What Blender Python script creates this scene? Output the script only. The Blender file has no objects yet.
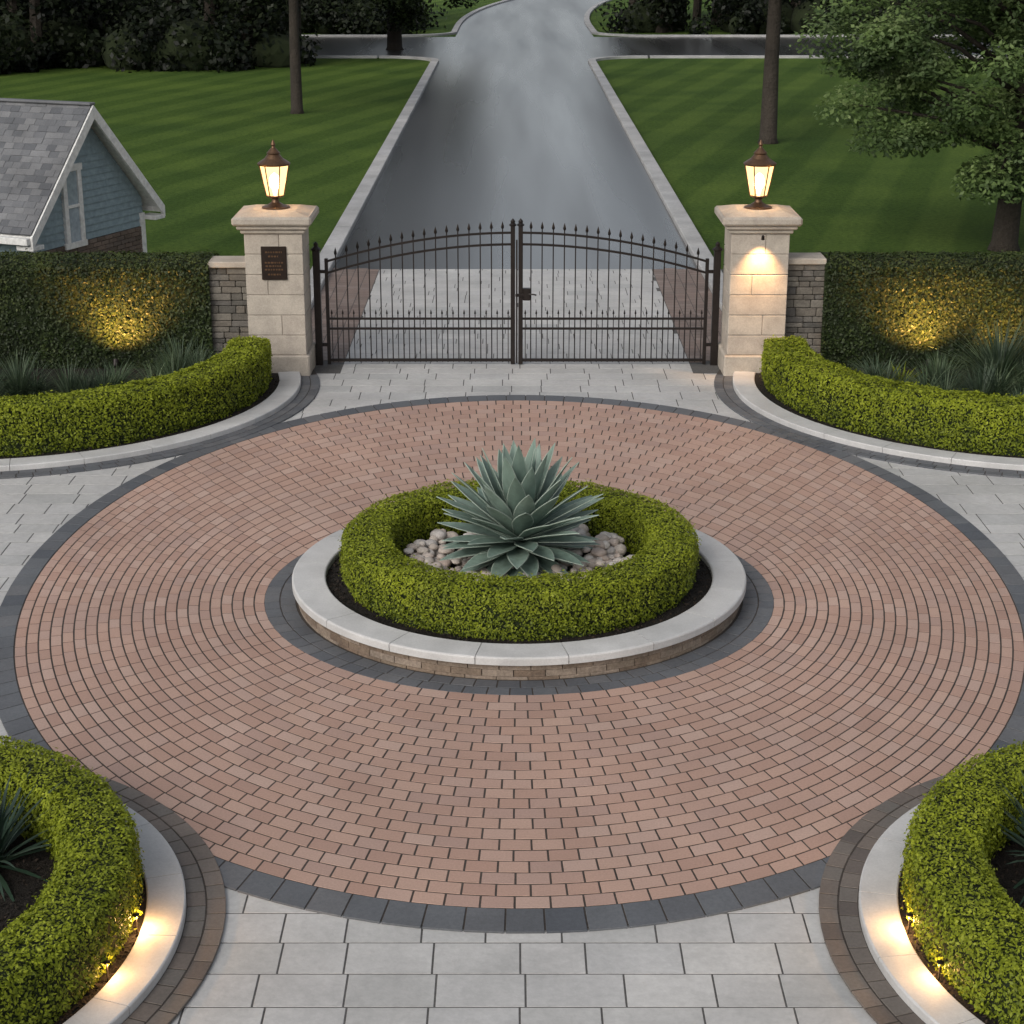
import bpy, math, numpy as np, random
from mathutils import Vector, Matrix
R=np.random.default_rng(7); random.seed(7)
S=bpy.context.scene
COL=S.collection
# ------------------------------------------------------------------ helpers
def link(o,parent=None,loc=None):
    COL.objects.link(o)
    if parent: o.parent=parent
    if loc is not None: o.location=loc
    return o
def empty(name,loc=(0,0,0),rz=0):
    e=bpy.data.objects.new(name,None); COL.objects.link(e); e.location=loc; e.rotation_euler=(0,0,rz); e.empty_display_size=.2
    return e
def mesh_np(name,V,F,mat,attrs=None,smooth=False,parent=None,loc=None):
    V=np.asarray(V,dtype=np.float32).reshape(-1,3); F=np.asarray(F,dtype=np.int32)
    k=F.shape[1]
    me=bpy.data.meshes.new(name)
    me.vertices.add(len(V)); me.vertices.foreach_set('co',V.ravel())
    me.loops.add(F.size); me.loops.foreach_set('vertex_index',F.ravel())
    me.polygons.add(len(F)); me.polygons.foreach_set('loop_start',np.arange(len(F),dtype=np.int32)*k)
    try: me.polygons.foreach_set('loop_total',np.full(len(F),k,dtype=np.int32))
    except Exception: pass
    me.update(calc_edges=True)
    me.polygons.foreach_set('use_smooth',np.full(len(F),bool(smooth),dtype=bool))
    for a,v in (attrs or {}).items():
        at=me.attributes.new(a,'FLOAT','FACE'); at.data.foreach_set('value',np.asarray(v,dtype=np.float32))
    me.materials.append(mat)
    return link(bpy.data.objects.new(name,me),parent,loc)
class Acc:
    def __init__(s): s.v=[]; s.f=[]; s.r=[]
    def add(s,V,F,r=None):
        b=len(s.v); s.v+= [tuple(p) for p in V]; s.f+=[tuple(i+b for i in f) for f in F]
        r=random.random() if r is None else r
        s.r+=[r]*len(F)
    def obj(s,name,mat,parent=None,loc=None,smooth=False):
        me=bpy.data.meshes.new(name); me.from_pydata(s.v,[],s.f); me.update()
        at=me.attributes.new('tone','FLOAT','FACE'); at.data.foreach_set('value',np.array(s.r,dtype=np.float32))
        me.polygons.foreach_set('use_smooth',np.full(len(s.f),bool(smooth),dtype=bool))
        me.materials.append(mat)
        return link(bpy.data.objects.new(name,me),parent,loc)
def cbox(acc,x0,x1,y0,y1,z0,z1,c=.01,r=None):
    V=[];idx={}
    X=(x0,x1);Y=(y0,y1);Z=(z0,z1)
    for i in (0,1):
        for j in (0,1):
            for k in (0,1):
                sx=c if i==0 else -c; sy=c if j==0 else -c; sz=c if k==0 else -c
                idx[i,j,k,'x']=len(V);V.append((X[i],Y[j]+sy,Z[k]+sz))
                idx[i,j,k,'y']=len(V);V.append((X[i]+sx,Y[j],Z[k]+sz))
                idx[i,j,k,'z']=len(V);V.append((X[i]+sx,Y[j]+sy,Z[k]))
    g=lambda i,j,k,a: idx[i,j,k,a]
    F=[]
    for i in (0,1):
        f=[g(i,0,0,'x'),g(i,1,0,'x'),g(i,1,1,'x'),g(i,0,1,'x')]; F.append(f if i else f[::-1])
        f=[g(0,i,0,'y'),g(0,i,1,'y'),g(1,i,1,'y'),g(1,i,0,'y')]; F.append(f if i else f[::-1])
        f=[g(0,0,i,'z'),g(1,0,i,'z'),g(1,1,i,'z'),g(0,1,i,'z')]; F.append(f if i else f[::-1])
    for a in (0,1):
        for b in (0,1):
            F.append([g(a,b,0,'x'),g(a,b,1,'x'),g(a,b,1,'y'),g(a,b,0,'y')])
            F.append([g(a,0,b,'x'),g(a,1,b,'x'),g(a,1,b,'z'),g(a,0,b,'z')])
            F.append([g(0,a,b,'y'),g(1,a,b,'y'),g(1,a,b,'z'),g(0,a,b,'z')])
    for i in (0,1):
        for j in (0,1):
            for k in (0,1): F.append([g(i,j,k,'x'),g(i,j,k,'y'),g(i,j,k,'z')])
    acc.add(V,F,r)
def frustum(acc,cx,cy,levels,n=4,rot=math.pi/4,r=None,cap=True):
    V=[];F=[]
    for z,rad in levels:
        for i in range(n):
            a=rot+2*math.pi*i/n; V.append((cx+rad*math.cos(a),cy+rad*math.sin(a),z))
    for l in range(len(levels)-1):
        for i in range(n):
            j=(i+1)%n; F.append((l*n+i,l*n+j,(l+1)*n+j,(l+1)*n+i))
    if cap:
        F.append(tuple(range(n))[::-1]); F.append(tuple((len(levels)-1)*n+i for i in range(n)))
    acc.add(V,F,r)
def tube(acc,pts,rads,n=8,r=None):
    pts=[Vector(p) for p in pts]; V=[];F=[]
    for i,p in enumerate(pts):
        t=(pts[min(i+1,len(pts)-1)]-pts[max(i-1,0)]).normalized()
        u=t.cross(Vector((0.01,1,0.02)))
        if u.length<.1: u=t.cross(Vector((1,0,0)))
        u.normalize(); w=t.cross(u)
        for k in range(n):
            a=2*math.pi*k/n; V.append(p+(u*math.cos(a)+w*math.sin(a))*rads[i])
    for i in range(len(pts)-1):
        for k in range(n):
            j=(k+1)%n; F.append((i*n+k,i*n+j,(i+1)*n+j,(i+1)*n+k))
    F.append(tuple(range(n))[::-1]); F.append(tuple((len(pts)-1)*n+k for k in range(n)))
    acc.add([tuple(v) for v in V],F,r)
def cells(name,Q,z0,z1,gap,ch,mat,tone=None,parent=None,jz=0.0):
    Q=np.asarray(Q,dtype=float)
    N=len(Q)
    area=0.5*sum(Q[:,i,0]*Q[:,(i+1)%4,1]-Q[:,(i+1)%4,0]*Q[:,i,1] for i in range(4))
    Q[area<0]=Q[area<0][:,::-1]
    def inset(Q,d):
        out=np.empty_like(Q)
        for i in range(4):
            a=Q[:,(i-1)%4]-Q[:,i]; b=Q[:,(i+1)%4]-Q[:,i]
            a/=np.linalg.norm(a,axis=1,keepdims=True)+1e-9; b/=np.linalg.norm(b,axis=1,keepdims=True)+1e-9
            out[:,i]=Q[:,i]+(a+b)*d
        return out
    A=inset(Q,gap); B=inset(Q,gap+ch)
    zz=z1+(R.random(N)-.5)*jz
    V=np.zeros((N,12,3)); V[:,0:4,:2]=A; V[:,4:8,:2]=A; V[:,8:12,:2]=B
    V[:,0:4,2]=z0; V[:,4:8,2]=(zz-ch)[:,None]; V[:,8:12,2]=zz[:,None]
    V[:,8:12,2]+=(R.random((N,4))-.5)*min(jz,.002)
    f=[]
    for i in range(4):
        j=(i+1)%4; f.append((i,j,4+j,4+i)); f.append((4+i,4+j,8+j,8+i))
    f.append((8,9,10,11)); f=np.array(f)
    F=(f[None]+np.arange(N)[:,None,None]*12).reshape(-1,4)
    tone=R.random(N) if tone is None else tone
    return mesh_np(name,V.reshape(-1,3),F,mat,{'tone':np.repeat(tone,9)},parent=parent)
def ring_cells(I,O,rows,blen,jit=.06,keep=None,th0=0,th1=2*math.pi):
    Q=[]
    th=np.linspace(th0,th1,721)
    for i in range(rows):
        t0=i/rows;t1=(i+1)/rows;tm=(t0+t1)/2
        cur=lambda t,a: (1-t)*I(a)+t*O(a)
        P=cur(tm,th); L=np.concatenate([[0],np.cumsum(np.linalg.norm(np.diff(P,axis=0),axis=1))])
        n=max(3,int(round(L[-1]/blen)))
        full=abs(th1-th0-2*math.pi)<1e-6
        off=((i%2)*.5+R.random()*.1) if full else 0
        s=(np.arange(n+1)+off)*L[-1]/n
        s[1:-1]+= (R.random(n-1)-.5)*jit*blen
        if full:
            a=np.where(s>L[-1],np.interp(s-L[-1],L,th)+(th1-th0),np.interp(s,L,th))
        else: a=np.interp(s,L,th)
        p0=cur(t0,a);p1=cur(t1,a)
        for k in range(n):
            q=np.array([p0[k],p0[k+1],p1[k+1],p1[k]])
            if keep is None or keep(q.mean(axis=0)): Q.append(q)
    return Q
def circ(cx,cy,r,ry=None):
    ry=r if ry is None else ry
    return lambda a: np.stack([cx+r*np.cos(a),cy+ry*np.sin(a)],axis=-1)
def disc(name,fn,z,mat,parent=None,n=160):
    a=np.linspace(0,2*math.pi,n,endpoint=False); P=fn(a)
    me=bpy.data.meshes.new(name); me.from_pydata([(p[0],p[1],z) for p in P],[],[tuple(range(n))]); me.update(); me.materials.append(mat)
    return link(bpy.data.objects.new(name,me),parent)
def rect(name,x0,x1,y0,y1,z,mat,parent=None):
    me=bpy.data.meshes.new(name); me.from_pydata([(x0,y0,z),(x1,y0,z),(x1,y1,z),(x0,y1,z)],[],[(0,1,2,3)]); me.update(); me.materials.append(mat)
    return link(bpy.data.objects.new(name,me),parent)
def arc_stones(acc,cx,cy,r0,r1,z0,z1,ang0,ang1,slen,c=.012,gap=.003,k=6):
    L=abs(ang1-ang0)*(r0+r1)/2; n=max(1,int(round(L/slen))); g=gap/((r0+r1)/2)
    prof=[(r0,z0),(r0,z1-c),(r0+c*.35,z1-c*.35),(r0+c,z1),(r1-c,z1),(r1-c*.35,z1-c*.35),(r1,z1-c),(r1,z0)]; m=len(prof)
    for s in range(n):
        a0=ang0+(ang1-ang0)*s/n+g; a1=ang0+(ang1-ang0)*(s+1)/n-g
        V=[];F=[]
        for i in range(k+1):
            a=a0+(a1-a0)*i/k
            for (r,z) in prof: V.append((cx+r*math.cos(a),cy+r*math.sin(a),z))
        for i in range(k):
            for j in range(m):
                jj=(j+1)%m; F.append((i*m+j,(i+1)*m+j,(i+1)*m+jj,i*m+jj))
        F.append(tuple(range(m))); F.append(tuple(k*m+j for j in range(m))[::-1])
        acc.add(V,F)
# ------------------------------------------------------------------ materials
def mat_base(name):
    m=bpy.data.materials.new(name); m.use_nodes=True; nt=m.node_tree
    return m,nt,nt.nodes['Principled BSDF']
def ramp(nt,fac,cols,pos=None):
    r=nt.nodes.new('ShaderNodeValToRGB'); el=r.color_ramp.elements
    n=len(cols)
    while len(el)<n: el.new(.5)
    for i,c in enumerate(cols):
        el[i].position=(i/(n-1) if n>1 else 0) if pos is None else pos[i]
        el[i].color=(*c,1)
    nt.links.new(fac,r.inputs[0]); return r.outputs[0]
def noise(nt,vec,scale,detail=3,rough=.6):
    n=nt.nodes.new('ShaderNodeTexNoise'); n.inputs['Scale'].default_value=scale; n.inputs['Detail'].default_value=detail; n.inputs['Roughness'].default_value=rough
    nt.links.new(vec,n.inputs['Vector']); return n.outputs['Fac']
def mulc(nt,a,b,fac=1):
    m=nt.nodes.new('ShaderNodeMix'); m.data_type='RGBA'; m.blend_type='MULTIPLY'; m.inputs[0].default_value=fac
    nt.links.new(a,m.inputs[6]); nt.links.new(b,m.inputs[7]); return m.outputs[2]
def stone_mat(name,cols,rough=.8,n1=1.2,n1amt=.25,n2=40,n2amt=.25,bump=.3,bscale=90,bdist=.01,spec=.35,attr=True):
    m,nt,b=mat_base(name)
    geo=nt.nodes.new('ShaderNodeNewGeometry'); P=geo.outputs['Position']
    if attr:
        at=nt.nodes.new('ShaderNodeAttribute'); at.attribute_name='tone'; f=at.outputs['Fac']
    else: f=noise(nt,P,3)
    c=ramp(nt,f,cols)
    na=noise(nt,P,n1,4)
    g1=ramp(nt,na,[(1-n1amt*1.4,)*3,(1+n1amt*.6,)*3],[.3,.7]); c=mulc(nt,c,g1)
    nb=noise(nt,P,n2,4,.7)
    g2=ramp(nt,nb,[(1-n2amt*1.4,)*3,(1+n2amt*.6,)*3],[.3,.7]); c=mulc(nt,c,g2)
    nt.links.new(c,b.inputs['Base Color'])
    rr=nt.nodes.new('ShaderNodeMapRange'); rr.inputs[3].default_value=max(.05,rough-.15); rr.inputs[4].default_value=min(1,rough+.12)
    nt.links.new(na,rr.inputs[0]); nt.links.new(rr.outputs[0],b.inputs['Roughness'])
    b.inputs['Specular IOR Level'].default_value=spec
    bp=nt.nodes.new('ShaderNodeBump'); bp.inputs['Strength'].default_value=bump; bp.inputs['Distance'].default_value=bdist
    nt.links.new(noise(nt,P,bscale),bp.inputs['Height']); nt.links.new(bp.outputs[0],b.inputs['Normal'])
    return m
def leaf_mat(name,cols,rough=.5,trans=.3,pos=None,patch=.35,pscale=1.5):
    m,nt,b=mat_base(name)
    at=nt.nodes.new('ShaderNodeAttribute'); at.attribute_name='tone'
    geo=nt.nodes.new('ShaderNodeNewGeometry')
    c=ramp(nt,at.outputs['Fac'],cols,pos)
    g=ramp(nt,noise(nt,geo.outputs['Position'],pscale,2),[(1-patch,1-patch,1-patch*.8),(1+patch*.5,1+patch*.4,1)],[.35,.68]); c=mulc(nt,c,g)
    nt.links.new(c,b.inputs['Base Color']); b.inputs['Roughness'].default_value=rough
    b.inputs['Specular IOR Level'].default_value=.25
    t=nt.nodes.new('ShaderNodeBsdfTranslucent'); nt.links.new(c,t.inputs['Color'])
    mx=nt.nodes.new('ShaderNodeMixShader'); mx.inputs[0].default_value=trans
    nt.links.new(b.outputs[0],mx.inputs[1]); nt.links.new(t.outputs[0],mx.inputs[2])
    nt.links.new(mx.outputs[0],nt.nodes['Material Output'].inputs['Surface'])
    return m
def plain(name,col,rough=.5,metal=0,spec=.5):
    m,nt,b=mat_base(name); b.inputs['Roughness'].default_value=rough; b.inputs['Metallic'].default_value=metal
    geo=nt.nodes.new('ShaderNodeNewGeometry')
    c=ramp(nt,noise(nt,geo.outputs['Position'],12),[tuple(x*.8 for x in col),tuple(min(1,x*1.15) for x in col)],[.3,.7])
    nt.links.new(c,b.inputs['Base Color']); b.inputs['Specular IOR Level'].default_value=spec
    return m
M_brick=stone_mat('clay_paver',[(.40,.255,.20),(.45,.29,.225),(.49,.33,.26),(.42,.265,.205),(.50,.35,.285),(.41,.275,.225),(.46,.30,.235)],rough=.6,n1=.5,n1amt=.10,n2=60,n2amt=.12,bump=.3,bscale=120,bdist=.003)
M_joint=stone_mat('joint_sand',[(.055,.045,.038),(.085,.07,.06)],attr=False,rough=.95)
M_joint2=stone_mat('slab_joint_sand',[(.09,.088,.085),(.13,.125,.12)],attr=False,rough=.95)
M_slab=stone_mat('limestone_slab',[(.46,.455,.44),(.51,.50,.485),(.485,.48,.47),(.54,.53,.51),(.43,.43,.42)],rough=.5,n1=1.1,n1amt=.13,n2=18,n2amt=.10,bump=.35,bscale=30,bdist=.006)
M_band=stone_mat('slate_setts',[(.09,.097,.11),(.13,.137,.147),(.11,.115,.125),(.15,.152,.158)],rough=.58,n1amt=.15,n2amt=.15,bump=.3,bdist=.004)
M_band2=stone_mat('brown_setts',[(.12,.10,.088),(.18,.148,.125),(.15,.135,.12),(.20,.165,.14)],rough=.62,n1amt=.15,n2amt=.15,bump=.3,bdist=.004)
M_strip=stone_mat('brown_brick',[(.17,.125,.105),(.24,.175,.145),(.20,.15,.125),(.27,.21,.18)],rough=.5,n1amt=.15,n2amt=.15)
M_curb=stone_mat('cast_stone_coping',[(.50,.50,.495),(.56,.555,.545),(.53,.525,.515)],rough=.6,n1=2.5,n1amt=.12,n2=60,n2amt=.08,bump=.25,bdist=.003)
M_kerb=stone_mat('concrete_kerb',[(.42,.42,.42),(.47,.465,.455)],rough=.7,n1=1,n1amt=.2,n2=20,n2amt=.12)
M_pillar=stone_mat('pillar_limestone',[(.42,.37,.315),(.47,.42,.355),(.45,.395,.335)],rough=.8,n1=4,n1amt=.16,n2=50,n2amt=.14,bump=.4,bdist=.005)
M_wall=stone_mat('stacked_stone',[(.10,.095,.085),(.17,.15,.125),(.22,.20,.17),(.13,.12,.11)],rough=.85,n1=6,n1amt=.2,n2=40,n2amt=.25,bump=.6,bscale=25,bdist=.015)
M_islewall=stone_mat('stacked_sandstone',[(.18,.13,.095),(.26,.20,.15),(.31,.25,.2),(.22,.17,.125)],rough=.85,n1=6,n1amt=.2,n2=40,n2amt=.25,bump=.6,bscale=40,bdist=.01)
M_soil=stone_mat('dark_mulch',[(.010,.008,.006),(.024,.018,.013)],attr=False,rough=.95,bump=1,bscale=50,bdist=.03)
M_chip=stone_mat('mulch_chips',[(.010,.008,.006),(.024,.017,.012),(.045,.03,.021)],rough=.9)
M_pebble=stone_mat('river_pebbles',[(.42,.36,.31),(.60,.54,.48),(.52,.42,.36),(.70,.65,.60),(.46,.43,.41)],rough=.6,n1=12,n1amt=.15,n2=80,n2amt=.12,bump=.15)
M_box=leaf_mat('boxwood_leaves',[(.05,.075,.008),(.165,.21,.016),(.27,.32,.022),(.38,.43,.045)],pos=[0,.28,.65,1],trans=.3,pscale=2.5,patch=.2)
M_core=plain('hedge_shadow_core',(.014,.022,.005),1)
M_tall=leaf_mat('tall_hedge_leaves',[(.012,.022,.007),(.028,.046,.013),(.05,.07,.02),(.09,.11,.03)],trans=.2,pscale=1.2)
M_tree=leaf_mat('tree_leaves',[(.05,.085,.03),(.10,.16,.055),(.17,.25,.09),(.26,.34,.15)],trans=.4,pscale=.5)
M_fine=leaf_mat('park_tree_leaves',[(.008,.014,.006),(.02,.034,.011),(.04,.062,.02),(.07,.10,.03)],trans=.25,pscale=.3)
M_forest=leaf_mat('forest_leaves',[(.004,.007,.004),(.009,.015,.006),(.017,.026,.010),(.028,.042,.015)],trans=.2,pscale=.12,patch=.5)
M_bark=stone_mat('bark',[(.035,.028,.022),(.06,.05,.04)],attr=False,rough=.95,bump=1,bscale=14,bdist=.05)
M_iron=plain('black_iron',(.022,.017,.015),.42,.5)
M_bronze=plain('bronze',(.14,.08,.045),.4,.7)
M_white=plain('white_trim',(.68,.68,.66),.5)
M_siding=plain('blue_siding',(.21,.28,.31),.6)
M_shingle=stone_mat('grey_shingles',[(.10,.105,.115),(.15,.155,.165),(.19,.193,.20),(.125,.13,.14)],rough=.9,n2=80,n1amt=.2)
M_hbrick=stone_mat('house_brick',[(.13,.10,.08),(.20,.15,.12),(.17,.135,.115)],rough=.85)
M_glass=plain('window_glass',(.30,.36,.40),.1)
M_shrub=leaf_mat('shrub_blades',[(.035,.06,.035),(.07,.11,.06),(.12,.165,.10),(.17,.22,.14)],trans=.25)
M_yucca=leaf_mat('yucca_blades',[(.02,.045,.03),(.04,.075,.05),(.08,.12,.09)],trans=.1)
def agave_mat():
    m,nt,b=mat_base('agave_leaf')
    at=nt.nodes.new('ShaderNodeAttribute'); at.attribute_name='tone'
    geo=nt.nodes.new('ShaderNodeNewGeometry')
    c=ramp(nt,at.outputs['Fac'],[(.10,.155,.13),(.165,.235,.195),(.245,.325,.275)])
    mp=nt.nodes.new('ShaderNodeMapping'); mp.inputs['Scale'].default_value=(1,1,.3); nt.links.new(geo.outputs['Position'],mp.inputs[0])
    g=ramp(nt,noise(nt,mp.outputs[0],14),[(.75,)*3,(1.1,)*3],[.3,.7]); c=mulc(nt,c,g)
    ed=nt.nodes.new('ShaderNodeAttribute'); ed.attribute_name='edge'
    mx=nt.nodes.new('ShaderNodeMix'); mx.data_type='RGBA'; nt.links.new(ed.outputs['Fac'],mx.inputs[0]); nt.links.new(c,mx.inputs[6]); mx.inputs[7].default_value=(.34,.40,.34,1)
    nt.links.new(mx.outputs[2],b.inputs['Base Color']); b.inputs['Roughness'].default_value=.55
    return m
M_agave=agave_mat()
m,nt,b=mat_base('lawn_grass'); M_lawn=m
geo=nt.nodes.new('ShaderNodeNewGeometry'); P=geo.outputs['Position']
mp=nt.nodes.new('ShaderNodeMapping'); mp.inputs['Rotation'].default_value=(0,0,math.radians(16)); nt.links.new(P,mp.inputs[0])
w=nt.nodes.new('ShaderNodeTexWave'); w.wave_type='BANDS'; w.inputs['Scale'].default_value=.17; w.inputs['Distortion'].default_value=.6; w.inputs['Detail'].default_value=3; w.inputs['Detail Scale'].default_value=1.5
nt.links.new(mp.outputs[0],w.inputs['Vector'])
c=ramp(nt,w.outputs['Fac'],[(.064,.118,.023),(.088,.150,.031)],[.35,.65])
c=mulc(nt,c,ramp(nt,noise(nt,P,9,6,.8),[(.45,.5,.5),(1.45,1.35,1.3)],[.3,.7]))
c=mulc(nt,c,ramp(nt,noise(nt,P,.2,3),[(.72,.76,.8),(1.2,1.12,1.1)],[.35,.65]))
nt.links.new(c,b.inputs['Base Color']); b.inputs['Roughness'].default_value=.9; b.inputs['Specular IOR Level'].default_value=.08
bp=nt.nodes.new('ShaderNodeBump'); bp.inputs['Strength'].default_value=.9; bp.inputs['Distance'].default_value=.06
nt.links.new(noise(nt,P,22,5,.8),bp.inputs['Height']); nt.links.new(bp.outputs[0],b.inputs['Normal'])
m,nt,b=mat_base('wet_asphalt'); M_road=m
geo=nt.nodes.new('ShaderNodeNewGeometry'); P=geo.outputs['Position']
mp=nt.nodes.new('ShaderNodeMapping'); mp.inputs['Scale'].default_value=(1,.05,1); nt.links.new(P,mp.inputs[0])
n1=noise(nt,mp.outputs[0],.7,3,.45)
nt.links.new(ramp(nt,n1,[(.032,.032,.033),(.050,.049,.048)],[.3,.7]),b.inputs['Base Color'])
nt.links.new(ramp(nt,n1,[(.22,)*3,(.36,)*3],[.25,.75]),b.inputs['Roughness'])
b.inputs['Specular IOR Level'].default_value=.6
b.inputs['Coat Roughness'].default_value=.2
nt.links.new(ramp(nt,n1,[(.65,)*3,(.22,)*3],[.25,.75]),b.inputs['Coat Weight'])
bp=nt.nodes.new('ShaderNodeBump'); bp.inputs['Strength'].default_value=.12; bp.inputs['Distance'].default_value=.01
nt.links.new(noise(nt,P,35,4,.7),bp.inputs['Height']); nt.links.new(bp.outputs[0],b.inputs['Normal'])

# ------------------------------------------------------------------ layout constants
EC=(0,.68); EA,EB=5.10,6.94
ELo=circ(EC[0],EC[1],EA,EB); ELi=circ(EC[0],EC[1],EA-.22,EB-.30)
SP=[(-4.66,-6.34),(4.66,-6.34)]
NP=[(-7.0,7.82),(7.0,7.82)]
def in_el(p,a=EA,b=EB): return ((p[0]-EC[0])/a)**2+((p[1]-EC[1])/b)**2<1
def in_c(p,c,r): return (p[0]-c[0])**2+(p[1]-c[1])**2<r*r
def blocked(p,rs=2.2,rn=3.95):
    return any(in_c(p,c,rs) for c in SP) or any(in_c(p,c,rn) for c in NP)
rect('lawn',-400,400,-200,600,0,M_lawn)
# ------------------------------------------------------------------ paving
pav=empty('stone_slab_paving')
rect('bed_south',-3.4,3.4,-16,-4.21,.0185,M_joint2,pav)
rect('bed_cross',-16,16,-4.2,4.05,.0185,M_joint2,pav)
rect('bed_north',-4.4,4.4,4.06,17.1,.0185,M_joint2,pav)
Q=[]
row=0; y=-16
while y<17.1:
    h=random.choice([.30,.36,.36,.40]); x=-16+(row%2)*.28+random.random()*.1
    if y+h>17.1: h=17.1-y+.0001
    while x<16:
        w_=random.choice([.42,.5,.56,.62,.68]); c=(x+w_/2,y+h/2)
        ok=((abs(c[0])<3.35 and y<-4) or (-4.2<y<3.95) or (3.95<=y<8.7 and abs(c[0])<6) or (y>=8.7 and abs(c[0])<2.85))
        if ok and not in_el(c,EA-.45,EB-.45) and not blocked(c,2.3,3.6):
            x1_=x+w_; xa=x
            if y>=8.7: xa=max(x,-2.6); x1_=min(x1_,2.6)
            if x1_-xa>.06: Q.append([(xa,y),(x1_,y),(x1_,y+h),(xa,y+h)])
        x+=w_
    y+=h; row+=1
cells('slabs',Q,.0,.022,.0065,.0015,M_slab,parent=pav,jz=.001)
strip=empty('brick_border_strip')
Q=[]
for sx in (-1,1):
    y=9.6
    while y<17.1:
        for j in range(4):
            x0=2.6+j*.225
            oy=.11*(j%2)
            if y+oy+.22<17.2: Q.append([(sx*x0,y+oy),(sx*(x0+.225),y+oy),(sx*(x0+.225),y+oy+.22),(sx*x0,y+oy+.22)])
        y+=.22
cells('border_pavers',Q,0,.024,.006,.002,M_strip,parent=strip)
bp_=empty('brick_paver_circle')
disc('sand_bed',circ(EC[0],EC[1],EA-.03,EB-.03),.0305,M_joint,bp_)
Q=ring_cells(circ(0,0,2.5),ELi,22,.235,keep=lambda p: not blocked(p,2.5,4.05),jit=.10)
cells('clay_pavers',Q,.02,.034,.0075,.0015,M_brick,parent=bp_,jz=.0012)
bd=empty('slate_border_band')
Q=ring_cells(ELi,ELo,1,.27,keep=lambda p: not blocked(p,2.5,4.05))
cells('border_setts',Q,.018,.036,.006,.002,M_band,parent=bd)
Q=ring_cells(circ(0,0,2.2),circ(0,0,2.51),2,.2)
cells('island_setts',Q,.018,.0355,.006,.002,M_band,parent=bd)
# ------------------------------------------------------------------ leaves
def nrm(v): return v/(np.linalg.norm(v,axis=-1,keepdims=True)+1e-9)
def leaf_mesh(name,P,Nn,size,aspect,tilt,tone,mat,parent=None):
    N=len(P)
    n=nrm(Nn+tilt*R.normal(size=(N,3)))
    a=nrm(np.cross(n,R.normal(size=(N,3)))); b=np.cross(n,a)
    s=(size*(.6+.8*R.random(N)))[:,None]*.5
    V=np.stack([P-a*s,P+b*s*aspect+a*s*.1,P+a*s,P-b*s*aspect+a*s*.1],axis=1)
    F=np.arange(N*4).reshape(N,4)
    return mesh_np(name,V.reshape(-1,3),F,mat,{'tone':np.clip(tone,0,1)},parent=parent)
def lump(P,f,ph=0):
    return (np.sin(P[:,0]*f+ph+1.7*np.sin(P[:,1]*f*.7))+np.sin(P[:,1]*f*1.1+2+1.3*np.sin(P[:,2]*f))+np.sin(P[:,2]*f*1.3+P[:,0]*f*.6+ph))/3
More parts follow.
